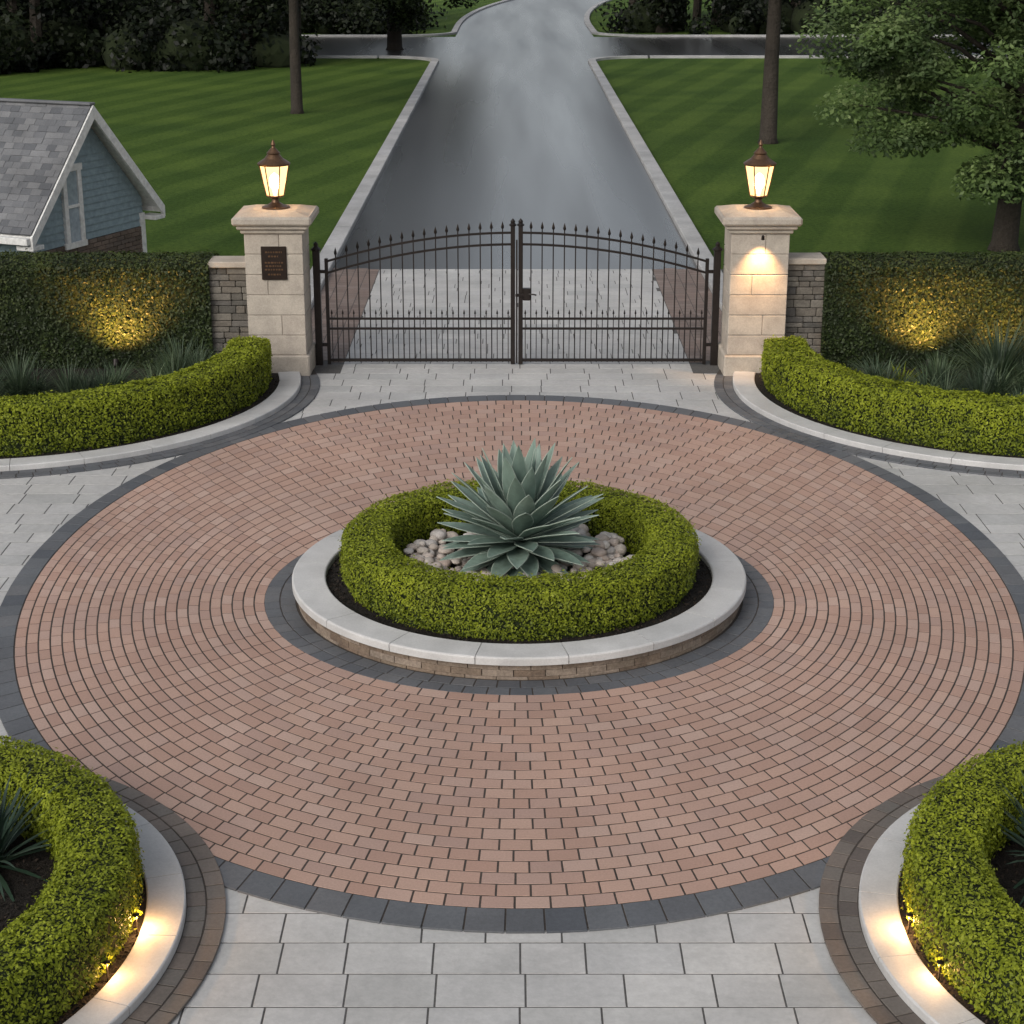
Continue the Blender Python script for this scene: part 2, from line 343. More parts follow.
def hedge(name,path,L,closed,w,h,z0,dens,size,mat,lumpamp=.03,aspect=.55,bright=0.0,nexp=4.5):
    root=empty(name)
    area=L*(w+2*h); N=int(area*dens)
    s=R.random(N)*L
    xy,nn=path(s)
    per=R.random(N)*(w+2*h)
    loc=np.zeros((N,2))
    m1=per<h; m2=(per>=h)&(per<h+w); m3=per>=h+w
    loc[m1]=np.stack([-np.ones(m1.sum())*w/2,per[m1]],1)
    loc[m2]=np.stack([per[m2]-h-w/2,np.ones(m2.sum())*h],1)
    loc[m3]=np.stack([np.ones(m3.sum())*w/2,per[m3]-h-w],1)
    cc=np.array([0,h*.5]); d=loc-cc; e=np.stack([d[:,0]/(w/2),d[:,1]/(h/2)],1)
    k=(np.abs(e[:,0])**nexp+np.abs(e[:,1])**nexp)**(1/nexp)
    low=e[:,1]<0
    kk=np.where(low,np.maximum(np.abs(e[:,0]),np.abs(e[:,1])),k)
    e2=e/kk[:,None]
    loc=cc+np.stack([e2[:,0]*w/2,e2[:,1]*h/2],1)
    gn=np.stack([np.sign(e2[:,0])*np.abs(e2[:,0])**(nexp-1)/(w/2),np.where(low,0,np.sign(e2[:,1])*np.abs(e2[:,1])**(nexp-1)/(h/2))],1)
    gn/=np.linalg.norm(gn,axis=1,keepdims=True)+1e-9
    P=np.zeros((N,3)); P[:,:2]=xy+nn*loc[:,:1]; P[:,2]=z0+loc[:,1]
    Nn=np.zeros((N,3)); Nn[:,:2]=nn*gn[:,:1]; Nn[:,2]=gn[:,1]
    lp=lump(P,8)*.5+lump(P,19,1)*.35+lump(P,41,3)*.35
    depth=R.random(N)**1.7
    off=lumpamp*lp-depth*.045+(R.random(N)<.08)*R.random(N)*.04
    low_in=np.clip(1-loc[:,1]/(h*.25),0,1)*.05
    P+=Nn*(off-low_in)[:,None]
    tone=.60+bright-.45*depth+.25*lp+R.normal(size=N)*.12-.30*np.clip(1-loc[:,1]/(h*.6),0,1)+.1*(Nn[:,2])  # random tone and paler outer growth, plus self-shading painted in towards the bottom
    leaf_mesh('leaves',P,Nn+np.array([0,0,.3]),size,aspect,.5,tone,mat,root)
    if not closed:
        for s_ in (0.,L):
            n2=int(w*h*dens*1.2); x2,nn2=path(np.full(n2,s_)); x3,_=path(np.full(n2,s_+ (.01 if s_==0 else -.01)))
            t=nrm(x2-x3)
            u=(R.random(n2)-.5)*w*.94; v=R.random(n2)*h*.96
            P=np.zeros((n2,3)); P[:,:2]=x2+nn2*u[:,None]+t*((R.random(n2)-.6)*.05-.08*(np.abs(u/w*2)**4+(v/h)**6))[:,None]; P[:,2]=z0+v
            Nn=np.zeros((n2,3)); Nn[:,:2]=t
            leaf_mesh('end_leaves',P,Nn,size,aspect,.55,.45+bright+R.normal(size=n2)*.2-.3*(1-v/h),mat,root)  # random tone, with the same painted shade darkening the foot of the end
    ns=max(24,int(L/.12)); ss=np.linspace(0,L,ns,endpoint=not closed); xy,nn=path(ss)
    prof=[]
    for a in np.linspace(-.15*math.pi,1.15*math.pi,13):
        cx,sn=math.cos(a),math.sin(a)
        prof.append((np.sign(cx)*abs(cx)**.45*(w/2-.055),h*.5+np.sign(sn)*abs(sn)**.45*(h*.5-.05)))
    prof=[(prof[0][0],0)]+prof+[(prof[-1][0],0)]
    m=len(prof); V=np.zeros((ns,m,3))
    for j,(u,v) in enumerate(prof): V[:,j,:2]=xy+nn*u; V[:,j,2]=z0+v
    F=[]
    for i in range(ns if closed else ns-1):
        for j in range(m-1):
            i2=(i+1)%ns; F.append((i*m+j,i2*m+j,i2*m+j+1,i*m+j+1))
    mesh_np('shade_core',V.reshape(-1,3),F,M_core,parent=root)  # dark filler tube, its colour stands in for shade between the leaves
    return root
def ringpath(cx,cy,r,a0=0,sgn=1):
    def f(s):
        a=a0+sgn*s/r; d=np.stack([np.cos(a),np.sin(a)],1)
        return np.array([cx,cy])+d*r,d
    return f
def linepath(p0,p1):
    p0=np.array(p0,float);p1=np.array(p1,float);L=np.linalg.norm(p1-p0);t=(p1-p0)/L;n=np.array([-t[1],t[0]])
    return (lambda s: (p0+t*s[:,None],np.repeat(n[None],len(s),0))),L
def chips(name,fn,n,z,parent,size=.035):
    P=fn(n); P3=np.column_stack([P,z+R.random(len(P))*.02])
    Nn=np.tile([0,0,1.],(len(P),1))
    return leaf_mesh(name,P3,Nn,size,.45,.5,R.random(len(P)),M_chip,parent)
def ann(cx,cy,r0,r1):
    def f(n):
        r=np.sqrt(R.random(n)*(r1*r1-r0*r0)+r0*r0);a=R.random(n)*2*math.pi
        return np.column_stack([cx+r*np.cos(a),cy+r*np.sin(a)])
    return f
# ------------------------------------------------------------------ central island
root=empty('round_stone_planter')
acc=Acc()
for k in range(3):
    z0=.0+k*.062; a0=k*.07
    arc_stones(acc,0,0,2.06,2.17+random.random()*.01,z0,z0+.058,a0,a0+2*math.pi,.27,c=.008,gap=.004,k=2)
acc.obj('stacked_wall',M_islewall,root)
acc=Acc(); arc_stones(acc,0,0,1.90,2.23,.187,.262,.1,.1+2*math.pi,.78,c=.016,gap=.0035,k=8); acc.obj('coping',M_curb,root)
disc('mulch_bed',circ(0,0,1.94),.20,M_soil,root)
chips('mulch_chips',ann(0,0,1.5,1.90),3500,.203,root)
chips('mulch_chips_inner',ann(0,0,.2,1.2),1500,.203,root)
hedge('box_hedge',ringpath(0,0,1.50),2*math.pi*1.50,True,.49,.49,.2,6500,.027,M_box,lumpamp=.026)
def ico():
    import bmesh
    bm=bmesh.new(); bmesh.ops.create_icosphere(bm,subdivisions=2,radius=1)
    V=np.array([v.co[:] for v in bm.verts]); F=np.array([[v.index for v in f.verts] for f in bm.faces]); bm.free(); return V,F
IV,IF=ico()
Vs=[];Fs=[];Rs=[]
for i in range(620):
    r=math.sqrt(random.uniform(.1,1.42)); a=random.random()*2*math.pi
    s=random.uniform(.035,.08)*np.array([random.uniform(.9,1.4),random.uniform(.8,1.1),random.uniform(.5,.8)])
    V=IV*(1+.1*np.sin(IV[:,[1]]*3+i)+.08*np.sin(IV[:,[0]]*4+i*2))*s
    c_,s_=math.cos(i),math.sin(i); V=V@np.array([[c_,s_,0],[-s_,c_,0],[0,0,1]])
    V=V+np.array([r*math.cos(a),r*math.sin(a),.24+random.random()*.13])
    Fs.append(IF+len(Vs)*len(IV)); Vs.append(V); Rs+= [random.random()]*len(IF)
mesh_np('river_stones',np.concatenate(Vs),np.concatenate(Fs),M_pebble,{'tone':Rs},smooth=True)
# agave
V=[];F=[];Rr=[];E=[]
nl=112
for i in range(nl):
    t=i/(nl-1)
    el=math.radians(86-112*t**.74+random.uniform(-5,5)); az=i*2.39996+random.uniform(-.15,.15)
    Ln=(.92-.17*t)*random.uniform(.88,1.06)
    W=.084+.014*math.sin(t*3)
    base=np.array([0,0,.67-.24*t]); out=np.array([math.cos(az),math.sin(az),0]); side=np.array([-math.sin(az),math.cos(az),0])
    ns=12; pos=base+out*.04; ang=el; b=len(V)
    rr=random.uniform(.15,.95)*(1-.3*t)
    for k in range(ns+1):
        u=k/ns
        d=out*math.cos(ang)+np.array([0,0,1])*math.sin(ang); up=-out*math.sin(ang)+np.array([0,0,1])*math.cos(ang)
        wd=W*(.5+1.25*u/.5*.5 if u<.5 else (1.125*(1-((u-.5)/.5)**1.9)))+.001
        fold=.24*wd
        for q in (-1,-.9,-.4,0,.4,.9,1):
            V.append(pos+side*wd*q+up*(fold*abs(q)**1.3-fold*.4))
        if k<ns: pos=pos+d*Ln/ns
        ang-= (.008+.010*t)
    for k in range(ns):
        for q in range(6):
            F.append((b+k*7+q,b+k*7+q+1,b+(k+1)*7+q+1,b+(k+1)*7+q)); Rr.append(rr+.15*(k/ns)); E.append(.7 if q in (0,5) else 0.0)
ag=mesh_np('agave_plant',V,F,M_agave,{'tone':np.clip(Rr,0,1),'edge':E},smooth=True)
sm=ag.modifiers.new('thickness','SOLIDIFY'); sm.thickness=.008
# ------------------------------------------------------------------ blades plants
def blades(name,groups,mat,segs=4):
    Vs=[];Fs=[];Rs=[];b=0
    for (x,y,z,n,Ln,W,e0,e1,dr) in groups:
        az=R.random(n)*2*math.pi; el=np.radians(e0+(e1-e0)*R.random(n)); L=Ln*(.6+.5*R.random(n))
        out=np.column_stack([np.cos(az),np.sin(az),np.zeros(n)]); side=np.column_stack([-np.sin(az),np.cos(az),np.zeros(n)]); up=np.array([0,0,1.])
        pos=np.array([x,y,z])+out*(R.random(n)[:,None]*.06*Ln*2); ang=el.copy(); rows=[]
        for k in range(segs+1):
            u=k/segs; wd=W*(1-u**2.2)*(.7+.6*min(u*2,1))+.0008
            rows.append(pos-side*wd/2); rows.append(pos+side*wd/2)
            pos=pos+(out*np.cos(ang)[:,None]+up*np.sin(ang)[:,None])*(L/segs)[:,None]; ang=ang-dr/segs
        VV=np.stack(rows,1); m=VV.shape[1]
        f=np.array([(2*k,2*k+1,2*k+3,2*k+2) for k in range(segs)])
        FF=(f[None]+np.arange(n)[:,None,None]*m).reshape(-1,4)+b; b+=n*m
        Vs.append(VV.reshape(-1,3)); Fs.append(FF); Rs.append(np.repeat(np.clip(R.random(n)*.8+.1*random.random(),0,1),segs))
    return mesh_np(name,np.concatenate(Vs),np.concatenate(Fs),mat,{'tone':np.concatenate(Rs)})
# ------------------------------------------------------------------ south planters
for i,(cx,cy) in enumerate(SP):
    r_=empty('planter_curb')
    Q=ring_cells(circ(cx,cy,2.43),circ(cx,cy,2.70),2,.19)
    disc('band_bed',circ(cx,cy,2.69),.0425,M_joint,r_)
    cells('band_setts',Q,.03,.047,.006,.002,M_band2,parent=r_)
    acc=Acc(); arc_stones(acc,cx,cy,2.17,2.43,0,.11,.3,.3+2*math.pi,.75,k=8); acc.obj('curb_stones',M_curb,r_)
    disc('mulch_bed',circ(cx,cy,2.19),.085,M_soil,r_)
    chips('mulch_chips',ann(cx,cy,0,2.17),9000,.088,r_)
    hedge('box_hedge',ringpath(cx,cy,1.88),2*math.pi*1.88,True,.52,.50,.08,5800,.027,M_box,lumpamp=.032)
    sg=1 if cx<0 else -1
    blades('yucca_plant',[(cx+sg*.95,cy+.85,.1,95,.70,.036,5,85,.5)],M_yucca)
    blades('yucca_plant',[(cx-sg*.4,cy-.2,.1,80,.6,.034,5,85,.5)],M_yucca)
# ------------------------------------------------------------------ north planters
for i,(cx,cy) in enumerate(NP):
    sg=1 if cx<0 else -1
    r_=empty('planter_curb')
    a0,a1=(-math.pi/2,math.radians(13)) if sg==1 else (math.radians(167),math.radians(270))
    n0,n1=min(a0,a1),max(a0,a1)
    Q=ring_cells(circ(cx,cy,3.93),circ(cx,cy,4.20),2,.2,th0=n0,th1=n1)
    for x in np.arange(0,9,.2):
        for j in range(2):
            y0=cy-3.93-.135*j
            xa=cx-sg*x; xb=cx-sg*(x+.2); Q.append([(xa,y0),(xb,y0),(xb,y0-.135),(xa,y0-.135)])
    disc('band_bed',circ(cx,cy,4.19),.0385,M_joint,r_)
    xa,xb=sorted((cx-sg*9,cx)); rect('band_bed_side',xa,xb,cy-4.195,cy-3.6,.0392,M_joint,r_)
    cells('band_setts',Q,.0,.043,.006,.002,M_band,parent=r_)
    acc=Acc(); arc_stones(acc,cx,cy,3.62,3.93,0,.11,n0,n1,.8,k=8)
    for x in np.arange(0,9,.8):
        xa,xb=sorted((cx-sg*x,cx-sg*(x+.8))); cbox(acc,xa+.003,xb-.003,cy-3.93,cy-3.62,0,.11,.012)
    acc.obj('curb_stones',M_curb,r_)
    disc('mulch_bed',circ(cx,cy,3.66),.085,M_soil,r_)
    xa,xb=sorted((cx-sg*9,cx)); rect('mulch_bed_side',xa,xb,cy-3.65,cy+1.6,.087,M_soil,r_)
    chips('mulch_chips',ann(cx,cy,0,3.62),9000,.088,r_,.045)
    rr=3.22; La=rr*math.radians(97)
    if sg==1: p=ringpath(cx,cy,rr,math.radians(7),-1)
    else: p=ringpath(cx,cy,rr,math.radians(173),1)
    def path(s,p=p,La=La,sg=sg):
        xy,nn=p(np.minimum(s,La)); ex=np.maximum(s-La,0)
        xy=xy+np.column_stack([-sg*ex,0*ex]); return xy,nn
    hedge('box_hedge',path,La+3.5,False,.62,.66,.08,3900,.036,M_box,lumpamp=.038)
    xa=cx+sg*2.55; xb=cx-sg*6.0
    f,L=linepath((xa,9.35),(xb,9.35))
    hedge('clipped_tall_hedge',f,L,False,.95,1.62,.06,1800,.046,M_tall,lumpamp=.03,nexp=9)
    g=[]
    for k in range(26):
        x=cx+sg*random.uniform(-3.6,2.7); y=random.uniform(6.4,8.0)
        if in_c((x,y),(cx,cy),2.7) or (x*sg<cx*sg and y>5.5):
            g.append((x,y,.1,random.randint(260,380),random.uniform(.48,.74),.012,10,88,random.uniform(.3,1.3)))
    for k in range(14):
        x=cx+sg*random.uniform(-3.2,.6); y=random.uniform(5.3,6.8)
        g.append((x,y,.1,240,.42,.014,10,85,.7))
    blades('ornamental_grass_bed',g,M_shrub)
blades('ornamental_grass',[(6.75,7.7,.1,560,1.05,.015,25,88,.7)],M_shrub)
blades('ornamental_grass',[(5.3,7.3,.1,220,.5,.022,15,85,.9)],M_box)
blades('ornamental_grass',[(-4.75,7.9,.1,320,.75,.013,20,88,.6)],M_shrub)
# ------------------------------------------------------------------ pillars
PX=3.47;PY=9.13
for sx in (-1,1):
    x=sx*PX; r_=empty('gate_pillar',(x,PY,0))
    acc=Acc(); hw=.415
    cbox(acc,-.46,.46,-.46,.46,0,.34,.02)
    z=.343
    for k in range(6):
        h=.295
        if k%2==0:
            cbox(acc,-hw,hw,-hw,hw,z,z+h-.008,.008)
        else:
            m_=.08 if k%4==1 else -.1
            cbox(acc,-hw,m_-.003,-hw,hw,z,z+h-.008,.008); cbox(acc,m_+.003,hw,-hw,hw,z,z+h-.008,.008)
        z+=h
    cbox(acc,-.40,.40,-.40,.40,.3,z+.01,.002,.1)
    cbox(acc,-.46,.46,-.46,.46,z,z+.06,.018)
    cbox(acc,-.51,.51,-.51,.51,z+.062,z+.12,.02)
    cbox(acc,-.565,.565,-.565,.565,z+.122,z+.25,.03)
    frustum(acc,0,0,[(z+.248,.74),(z+.30,.45)],4)
    acc.obj('stone_blocks',M_pillar,r_)
    top=z+.30
    l=empty('lantern_lamp',(x,PY,top-.005))
    acc=Acc()
    frustum(acc,0,0,[(0,.20),(.025,.20),(.05,.12),(.09,.06),(.13,.045),(.15,.075),(.17,.12),(.19,.13)],20,0)
    nb=6
    for i in range(nb):
        a=2*math.pi*i/nb
        tube(acc,[(.125*math.cos(a),.125*math.sin(a),.185),(.212*math.cos(a),.212*math.sin(a),.62)],[.009,.009],6)
    frustum(acc,0,0,[(.615,.228),(.64,.238),(.655,.22),(.71,.135),(.77,.085),(.785,.10),(.80,.085),(.86,.03),(.88,.02),(.90,.035),(.92,.03),(.97,.006)],20,0)
    acc.obj('metal_frame',M_bronze,l,smooth=False)
    acc=Acc(); frustum(acc,0,0,[(.19,.118),(.615,.203)],6,0,cap=False)
    m_,nt,b=mat_base('lit_lantern_glass')
    em=nt.nodes.new('ShaderNodeEmission'); em.inputs[0].default_value=(1,.62,.25,1); em.inputs[1].default_value=3.4
    tr=nt.nodes.new('ShaderNodeBsdfTransparent'); mx=nt.nodes.new('ShaderNodeMixShader'); mx.inputs[0].default_value=.5
    nt.links.new(tr.outputs[0],mx.inputs[1]); nt.links.new(em.outputs[0],mx.inputs[2]); nt.links.new(mx.outputs[0],nt.nodes['Material Output'].inputs[0])
    acc.obj('glass_panes',m_,l)
    m_,nt,b=mat_base('lamp_bulb'); b.inputs['Emission Color'].default_value=(1,.8,.5,1); b.inputs['Emission Strength'].default_value=22
    acc=Acc(); frustum(acc,0,0,[(.20,.02),(.27,.035),(.32,.07),(.40,.075),(.46,.055),(.50,.01)],14,0); acc.obj('bulb',m_,l,smooth=True)
    ld=bpy.data.lights.new('bulb_light','POINT'); ld.energy=230; ld.color=(1,.56,.23); ld.shadow_soft_size=.09
    lo=bpy.data.objects.new('bulb_light',ld); link(lo,l,(0,0,.36))
    w=empty('stone_garden_wall'); acc=Acc()
    x0,x1=sorted((sx*3.89,sx*4.47)); z=0
    while z<1.54:
        h=random.uniform(.07,.13); xx=x0
        while xx<x1-.01:
            ww=min(random.uniform(.12,.32),x1-xx)
            if x1-xx-ww<.06: ww=x1-xx
            cbox(acc,xx+.003,xx+ww-.003,9.0+random.uniform(-.015,.01),9.38,z,z+h-.006,.01); xx+=ww
        z+=h
    acc.obj('stones',M_wall,w); ztop=z
    acc=Acc(); cbox(acc,x0+.002,x1+.0,8.94,9.44,ztop,ztop+.09,.012); acc.obj('wall_cap',M_pillar,w)
pl=empty('bronze_house_sign'); acc=Acc(); cbox(acc,-PX-.18,-PX+.18,8.685,8.714,1.45,1.93,.008); acc.obj('plate',plain('dark_bronze_plate',(.03,.02,.016),.35,.6),pl)
acc=Acc()
for k,(ww,zz) in enumerate([(.12,1.85),(.08,1.79),(.13,1.70),(.12,1.65),(.13,1.60),(.09,1.53)]):
    xx=-ww
    while xx<ww-.01:
        lw=random.uniform(.015,.04); cbox(acc,-PX+xx,-PX+min(xx+lw,ww),8.680,8.685,zz-.012,zz+.012,.001); xx+=lw+.012
acc.obj('raised_lettering',M_bronze,pl)
def spot(name,loc,target,energy,angle,col=(1,.6,.25),blend=.8,r=.03,sc=1):
    e=empty(name,loc)
    d=(Vector(target)-Vector(loc)).normalized()
    acc=Acc()
    tube(acc,[-d*.11*sc,-d*.10*sc,-d*.03*sc,-d*.005],[.02*sc,.035*sc,.04*sc,.043*sc],12)
    acc.obj('housing',M_iron,e)
    ld=bpy.data.lights.new(name+'_light','SPOT'); ld.energy=energy; ld.spot_size=math.radians(angle); ld.spot_blend=blend; ld.color=col; ld.shadow_soft_size=r
    lo=bpy.data.objects.new('beam',ld); link(lo,e,d*.02); lo.rotation_euler=d.to_track_quat('-Z','Y').to_euler()
    return e
spot('wall_downlight',(PX,8.50,2.06),(PX,8.73,1.35),130,85,col=(1,.56,.24),blend=1,sc=.6)
for x in (-5.75,5.9):
    spot('garden_spotlight',(x,8.36,.36),(x,8.98,1.25),420,120,col=(1,.50,.14),blend=1,r=.06)
spot('garden_spotlight',(7.0,8.3,.4),(7.1,8.9,.9),110,120,col=(1,.5,.13),blend=1,r=.06)
def pathlight(loc,energy,d):
    e=empty('path_light',loc); acc=Acc()
    frustum(acc,0,0,[(-.08,.006),(.045,.006)],8); frustum(acc,0,0,[(.045,.006),(.05,.024),(.058,.022),(.064,.006)],14)
    acc.obj('stem_and_hood',M_iron,e)
    ld=bpy.data.lights.new('path_bulb','POINT'); ld.energy=energy; ld.color=(1,.54,.2); ld.shadow_soft_size=.015
    lo=bpy.data.objects.new('path_bulb',ld); link(lo,e,(d*.02,0,.03))
for sx in (-1,1):
    pathlight((sx*2.51,-6.35,.17),8,-sx)
    pathlight((sx*2.58,-6.9,.17),4,-sx)
# ------------------------------------------------------------------ gate
GY=9.46
g=empty('iron_double_gate')
def arch(x):
    u=min(x/2.85,1); return 1.56+.44*(1-u**2)
for sx in (-1,1):
    acc=Acc()
    xi,xo=.045,2.83
    bx=lambda a,b: sorted((sx*a,sx*b))
    def rail(x0,x1,fz,t=.032,d=.03,n=24):
        for i in range(n):
            a=x0+(x1-x0)*i/n;b_=x0+(x1-x0)*(i+1)/n; za,zb=fz(a),fz(b_)
            V=[]
            for (xx,zz) in ((a,za),(b_,zb)):
                for dy in (-d/2,d/2):
                    for dz in (-t/2,t/2): V.append((sx*xx,GY+dy,zz+dz))
            acc.add(V,[(0,1,3,2),(4,6,7,5),(0,4,5,1),(2,3,7,6),(1,5,7,3),(0,2,6,4)])
    rail(xi,xo,arch); rail(xi,xo,lambda x:arch(x)-.17)
    rail(xi,xo,lambda x:.72,n=1); rail(xi,xo,lambda x:.57,n=1); rail(xi,xo,lambda x:.09,t=.045,n=1)
    a,b_=bx(xi-.02,xi+.045); cbox(acc,a,b_,GY-.028,GY+.028,.03,2.10,.004)
    frustum(acc,(a+b_)/2,GY,[(2.10,.05),(2.12,.055),(2.14,.03),(2.17,.035),(2.21,.002)],8)
    a,b_=bx(xo-.05,xo); cbox(acc,a,b_,GY-.024,GY+.024,.03,1.62,.004)
    nbar=17
    for i in range(1,nbar):
        x=xi+(xo-xi)*i/nbar; zt=arch(x)+.07
        cbox(acc,sx*x-.0085,sx*x+.0085,GY-.0085,GY+.0085,.06,zt,.002)
        frustum(acc,sx*x,GY,[(zt-.01,.014),(zt+.01,.022),(zt+.03,.020),(zt+.10,.001)],4,0)
    for i in range(nbar*2):
        if i%2==0:
            x=xi+(xo-xi)*(i+1)/(2*nbar)
            cbox(acc,sx*x-.006,sx*x+.006,GY-.006,GY+.006,.06,.79,.0015)
            frustum(acc,sx*x,GY,[(.785,.009),(.80,.015),(.86,.001)],4,0)
    acc.obj('gate_leaf',M_iron,g)
    acc=Acc(); a,b_=bx(2.90,3.0); cbox(acc,a,b_,GY-.05,GY+.05,0,1.74,.006); frustum(acc,(a+b_)/2,GY,[(1.74,.075),(1.76,.08),(1.80,.03),(1.84,.035),(1.87,.005)],8)
    for zz in (.3,1.4): cbox(acc,*bx(2.82,2.91),GY-.012,GY+.012,zz,zz+.05,.003)
    acc.obj('hinge_post',M_iron,g)
acc=Acc(); cbox(acc,.09,.20,GY-.05,GY+.04,1.0,1.18,.008); cbox(acc,-.02,.12,GY-.06,GY-.03,1.06,1.10,.004); tube(acc,[(.18,GY-.06,1.10),(.25,GY-.09,1.10),(.29,GY-.09,1.09)],[.012]*3,8)
cbox(acc,-.012,.012,GY-.04,GY-.02,.05,1.9,.002)
acc.obj('latch',M_iron,g)
# ------------------------------------------------------------------ road
rd=empty('asphalt_road')
rect('drive_surface',-3.5,3.5,17.1,72.0,.012,M_road,rd)
rect('junction_surface',-80,80,72.0,88.0,.012,M_road,rd)
acc=Acc(); V=[];F=[]
ys=np.linspace(88,300,60)
bend=lambda y: .0022*max(0,y-98)**2 if y<160 else .0022*62**2+.2728*(y-160)
for yy in ys: V+=[(-3.3+bend(yy),yy,.012),(4.6+bend(yy),yy,.012)]
for i in range(59): F.append((2*i,2*i+1,2*i+3,2*i+2))
acc.add(V,F); acc.obj('far_surface',M_road,rd)
kb=empty('road_kerb')
Q=[]
for sx in (-1,1):
    y=9.6
    while y<69:
        y1=min(y+2.4,69); Q.append([(sx*3.5,y),(sx*3.86,y),(sx*3.86,y1),(sx*3.5,y1)]); y=y1
for xx in (-3.3,4.96):
    y=91.5
    while y<180: Q.append([(xx+bend(y),y),(xx-.36+bend(y),y),(xx-.36+bend(y+2),y+2),(xx+bend(y+2),y+2)]); y+=2
for x0,x1 in ((-80,-6.6),(6.6,80)):
    x=x0
    while x<x1-.1: 
        xn=min(x+2.4,x1); Q.append([(x,72),(xn,72),(xn,71.66),(x,71.66)]); Q.append([(x,88.0),(xn,88.0),(xn,88.34),(x,88.34)]); x=xn
cells('kerb_stones',Q,0,.12,.0015,.015,M_kerb,parent=kb)
acc=Acc()
arc_stones(acc,-6.5,69.0,2.64,3.0,0,.12,0,math.pi/2,1.2); arc_stones(acc,6.5,69.0,2.64,3.0,0,.12,math.pi/2,math.pi,1.2)
arc_stones(acc,-6.6,91.4,2.94,3.3,0,.12,-math.pi/2,0,1.2); arc_stones(acc,7.9,91.4,2.94,3.3,0,.12,math.pi,1.5*math.pi,1.2)
acc.obj('kerb_returns',M_kerb,kb)
for sx in (-1,1):
    n=14;V=[(sx*3.5,69,.014),(sx*3.5,72.0,.014)]
    V+= [(sx*(6.5-3.0*math.cos(a)),69+3.0*math.sin(a),.014) for a in np.linspace(math.pi/2,0,n)]
    me=bpy.data.meshes.new('corner'); me.from_pydata(V,[],[tuple(range(1,len(V)))]); me.materials.append(M_road); link(bpy.data.objects.new('junction_corner',me),rd)
# ------------------------------------------------------------------ house
hs=empty('garden_house',(-6.93,13.05,0),math.atan2(.918,.395))
HW=1.55; OH=1.82; EAV=1.6; RZ=3.45; Lh=5.0; sl=(RZ-EAV)/OH; ang=math.atan(sl)
slen=math.hypot(OH,RZ-EAV)
for sg in (-1,1):
    Q=[];k=0;v=0
    while v<slen-.02:
        v1=min(v+.125,slen); x=(k%2)*-.12
        while x<Lh:
            w_=random.uniform(.16,.24); a=max(x,0);b_=min(x+w_,Lh)
            if b_-a>.02: Q.append([(a,v),(b_,v),(b_,v1),(a,v1)])
            x+=w_
        v=v1;k+=1
    o=cells('roof_shingles',Q,-.02,.02,.0015,.002,M_shingle,parent=hs,jz=.008)
    ex=Vector((0,1,0)); ey=Vector((-sg*math.cos(ang),0,math.sin(ang))); ez=Vector((sg*math.sin(ang),0,math.cos(ang)))
    Mx=Matrix((( ex.x,ey.x,ez.x,sg*OH),(ex.y,ey.y,ez.y,-.02),(ex.z,ey.z,ez.z,EAV+.03),(0,0,0,1)))
    o.matrix_local=Mx
    acc=Acc(); t=.16
    for (y0,y1) in ((-.05,-.005),(Lh-.02,Lh+.03)):
        V=[]
        for yy in (y0,y1):
            V+=[(sg*(OH+.02),yy,EAV+.0),(0,yy,RZ+.03),(0,yy,RZ+.03-t*1.35),(sg*(OH+.02),yy,EAV-t*1.2)]
        acc.add(V,[(0,1,2,3),(7,6,5,4),(0,4,5,1),(3,2,6,7),(0,3,7,4),(1,5,6,2)])
    xa,xb=sorted((sg*(OH-.0),sg*(OH+.1))); cbox(acc,xa,xb,0,Lh,EAV-.12,EAV-.01,.006)
    xa,xb=sorted((sg*HW,sg*(OH+.02))); cbox(acc,xa,xb,-.045,.28,EAV-.22,EAV-.15,.006)
    cbox(acc,*sorted((sg*(HW-.1),sg*(HW+.02))),.19,.24,.0,EAV-.1,.004)
    acc.obj('white_rake_and_gutter',M_white,hs)
    V=[(sg*OH,0,EAV-.03),(sg*OH,Lh,EAV-.03),(0,Lh,RZ-.05),(0,0,RZ-.05)]
    a_=Acc(); a_.add(V,[(0,1,2,3)]); a_.obj('soffit',M_white,hs)
acc=Acc(); cbox(acc,-.08,.08,-.03,Lh,RZ+.03,RZ+.07,.01); acc.obj('ridge_cap',M_shingle,hs)
acc=Acc()
cbox(acc,-HW,HW,.25,Lh-.2,0,EAV-.02,.004); acc.add([(-HW,.25,EAV-.02),(HW,.25,EAV-.02),(0,.25,RZ-.3)],[(0,1,2)])
acc.obj('wall_core',M_siding,hs)
acc=Acc(); z=1.28
while z<RZ-.35:
    def hwz(zz): return min(HW,(RZ-.1-zz)/sl)
    a,b_=hwz(z),hwz(z+.115)
    V=[(-a,.215,z),(a,.215,z),(b_,.235,z+.115),(-b_,.235,z+.115),(-a,.245,z),(a,.245,z)]
    acc.add(V,[(0,1,2,3),(0,4,5,1)]); z+=.115
acc.obj('lap_siding',M_siding,hs)
acc=Acc(); z=0;k=0
while z<1.24:
    x=-HW-.03+(k%2)*-.11
    while x<HW+.03:
        a=max(x,-HW-.03);b_=min(x+.215,HW+.03)
        if b_-a>.02: cbox(acc,a,b_-.008,.2,.246,z,z+.067,.003)
        x+=.22
    z+=.075;k+=1
acc.obj('brick_base',M_hbrick,hs)
acc=Acc(); wx=-.42
for (a,b_,c_,d) in ((wx-.25,wx-.15,1.3,2.45),(wx+.15,wx+.25,1.3,2.45),(wx-.29,wx+.29,2.45,2.56),(wx-.29,wx+.29,1.20,1.30),(wx-.15,wx+.15,1.86,1.91)):
    cbox(acc,a,b_,.17,.24,c_,d,.004)
acc.obj('window_frame',M_white,hs)
acc=Acc(); cbox(acc,wx-.15,wx+.15,.195,.23,1.30,2.45,.002); acc.obj('window_glass',M_glass,hs)
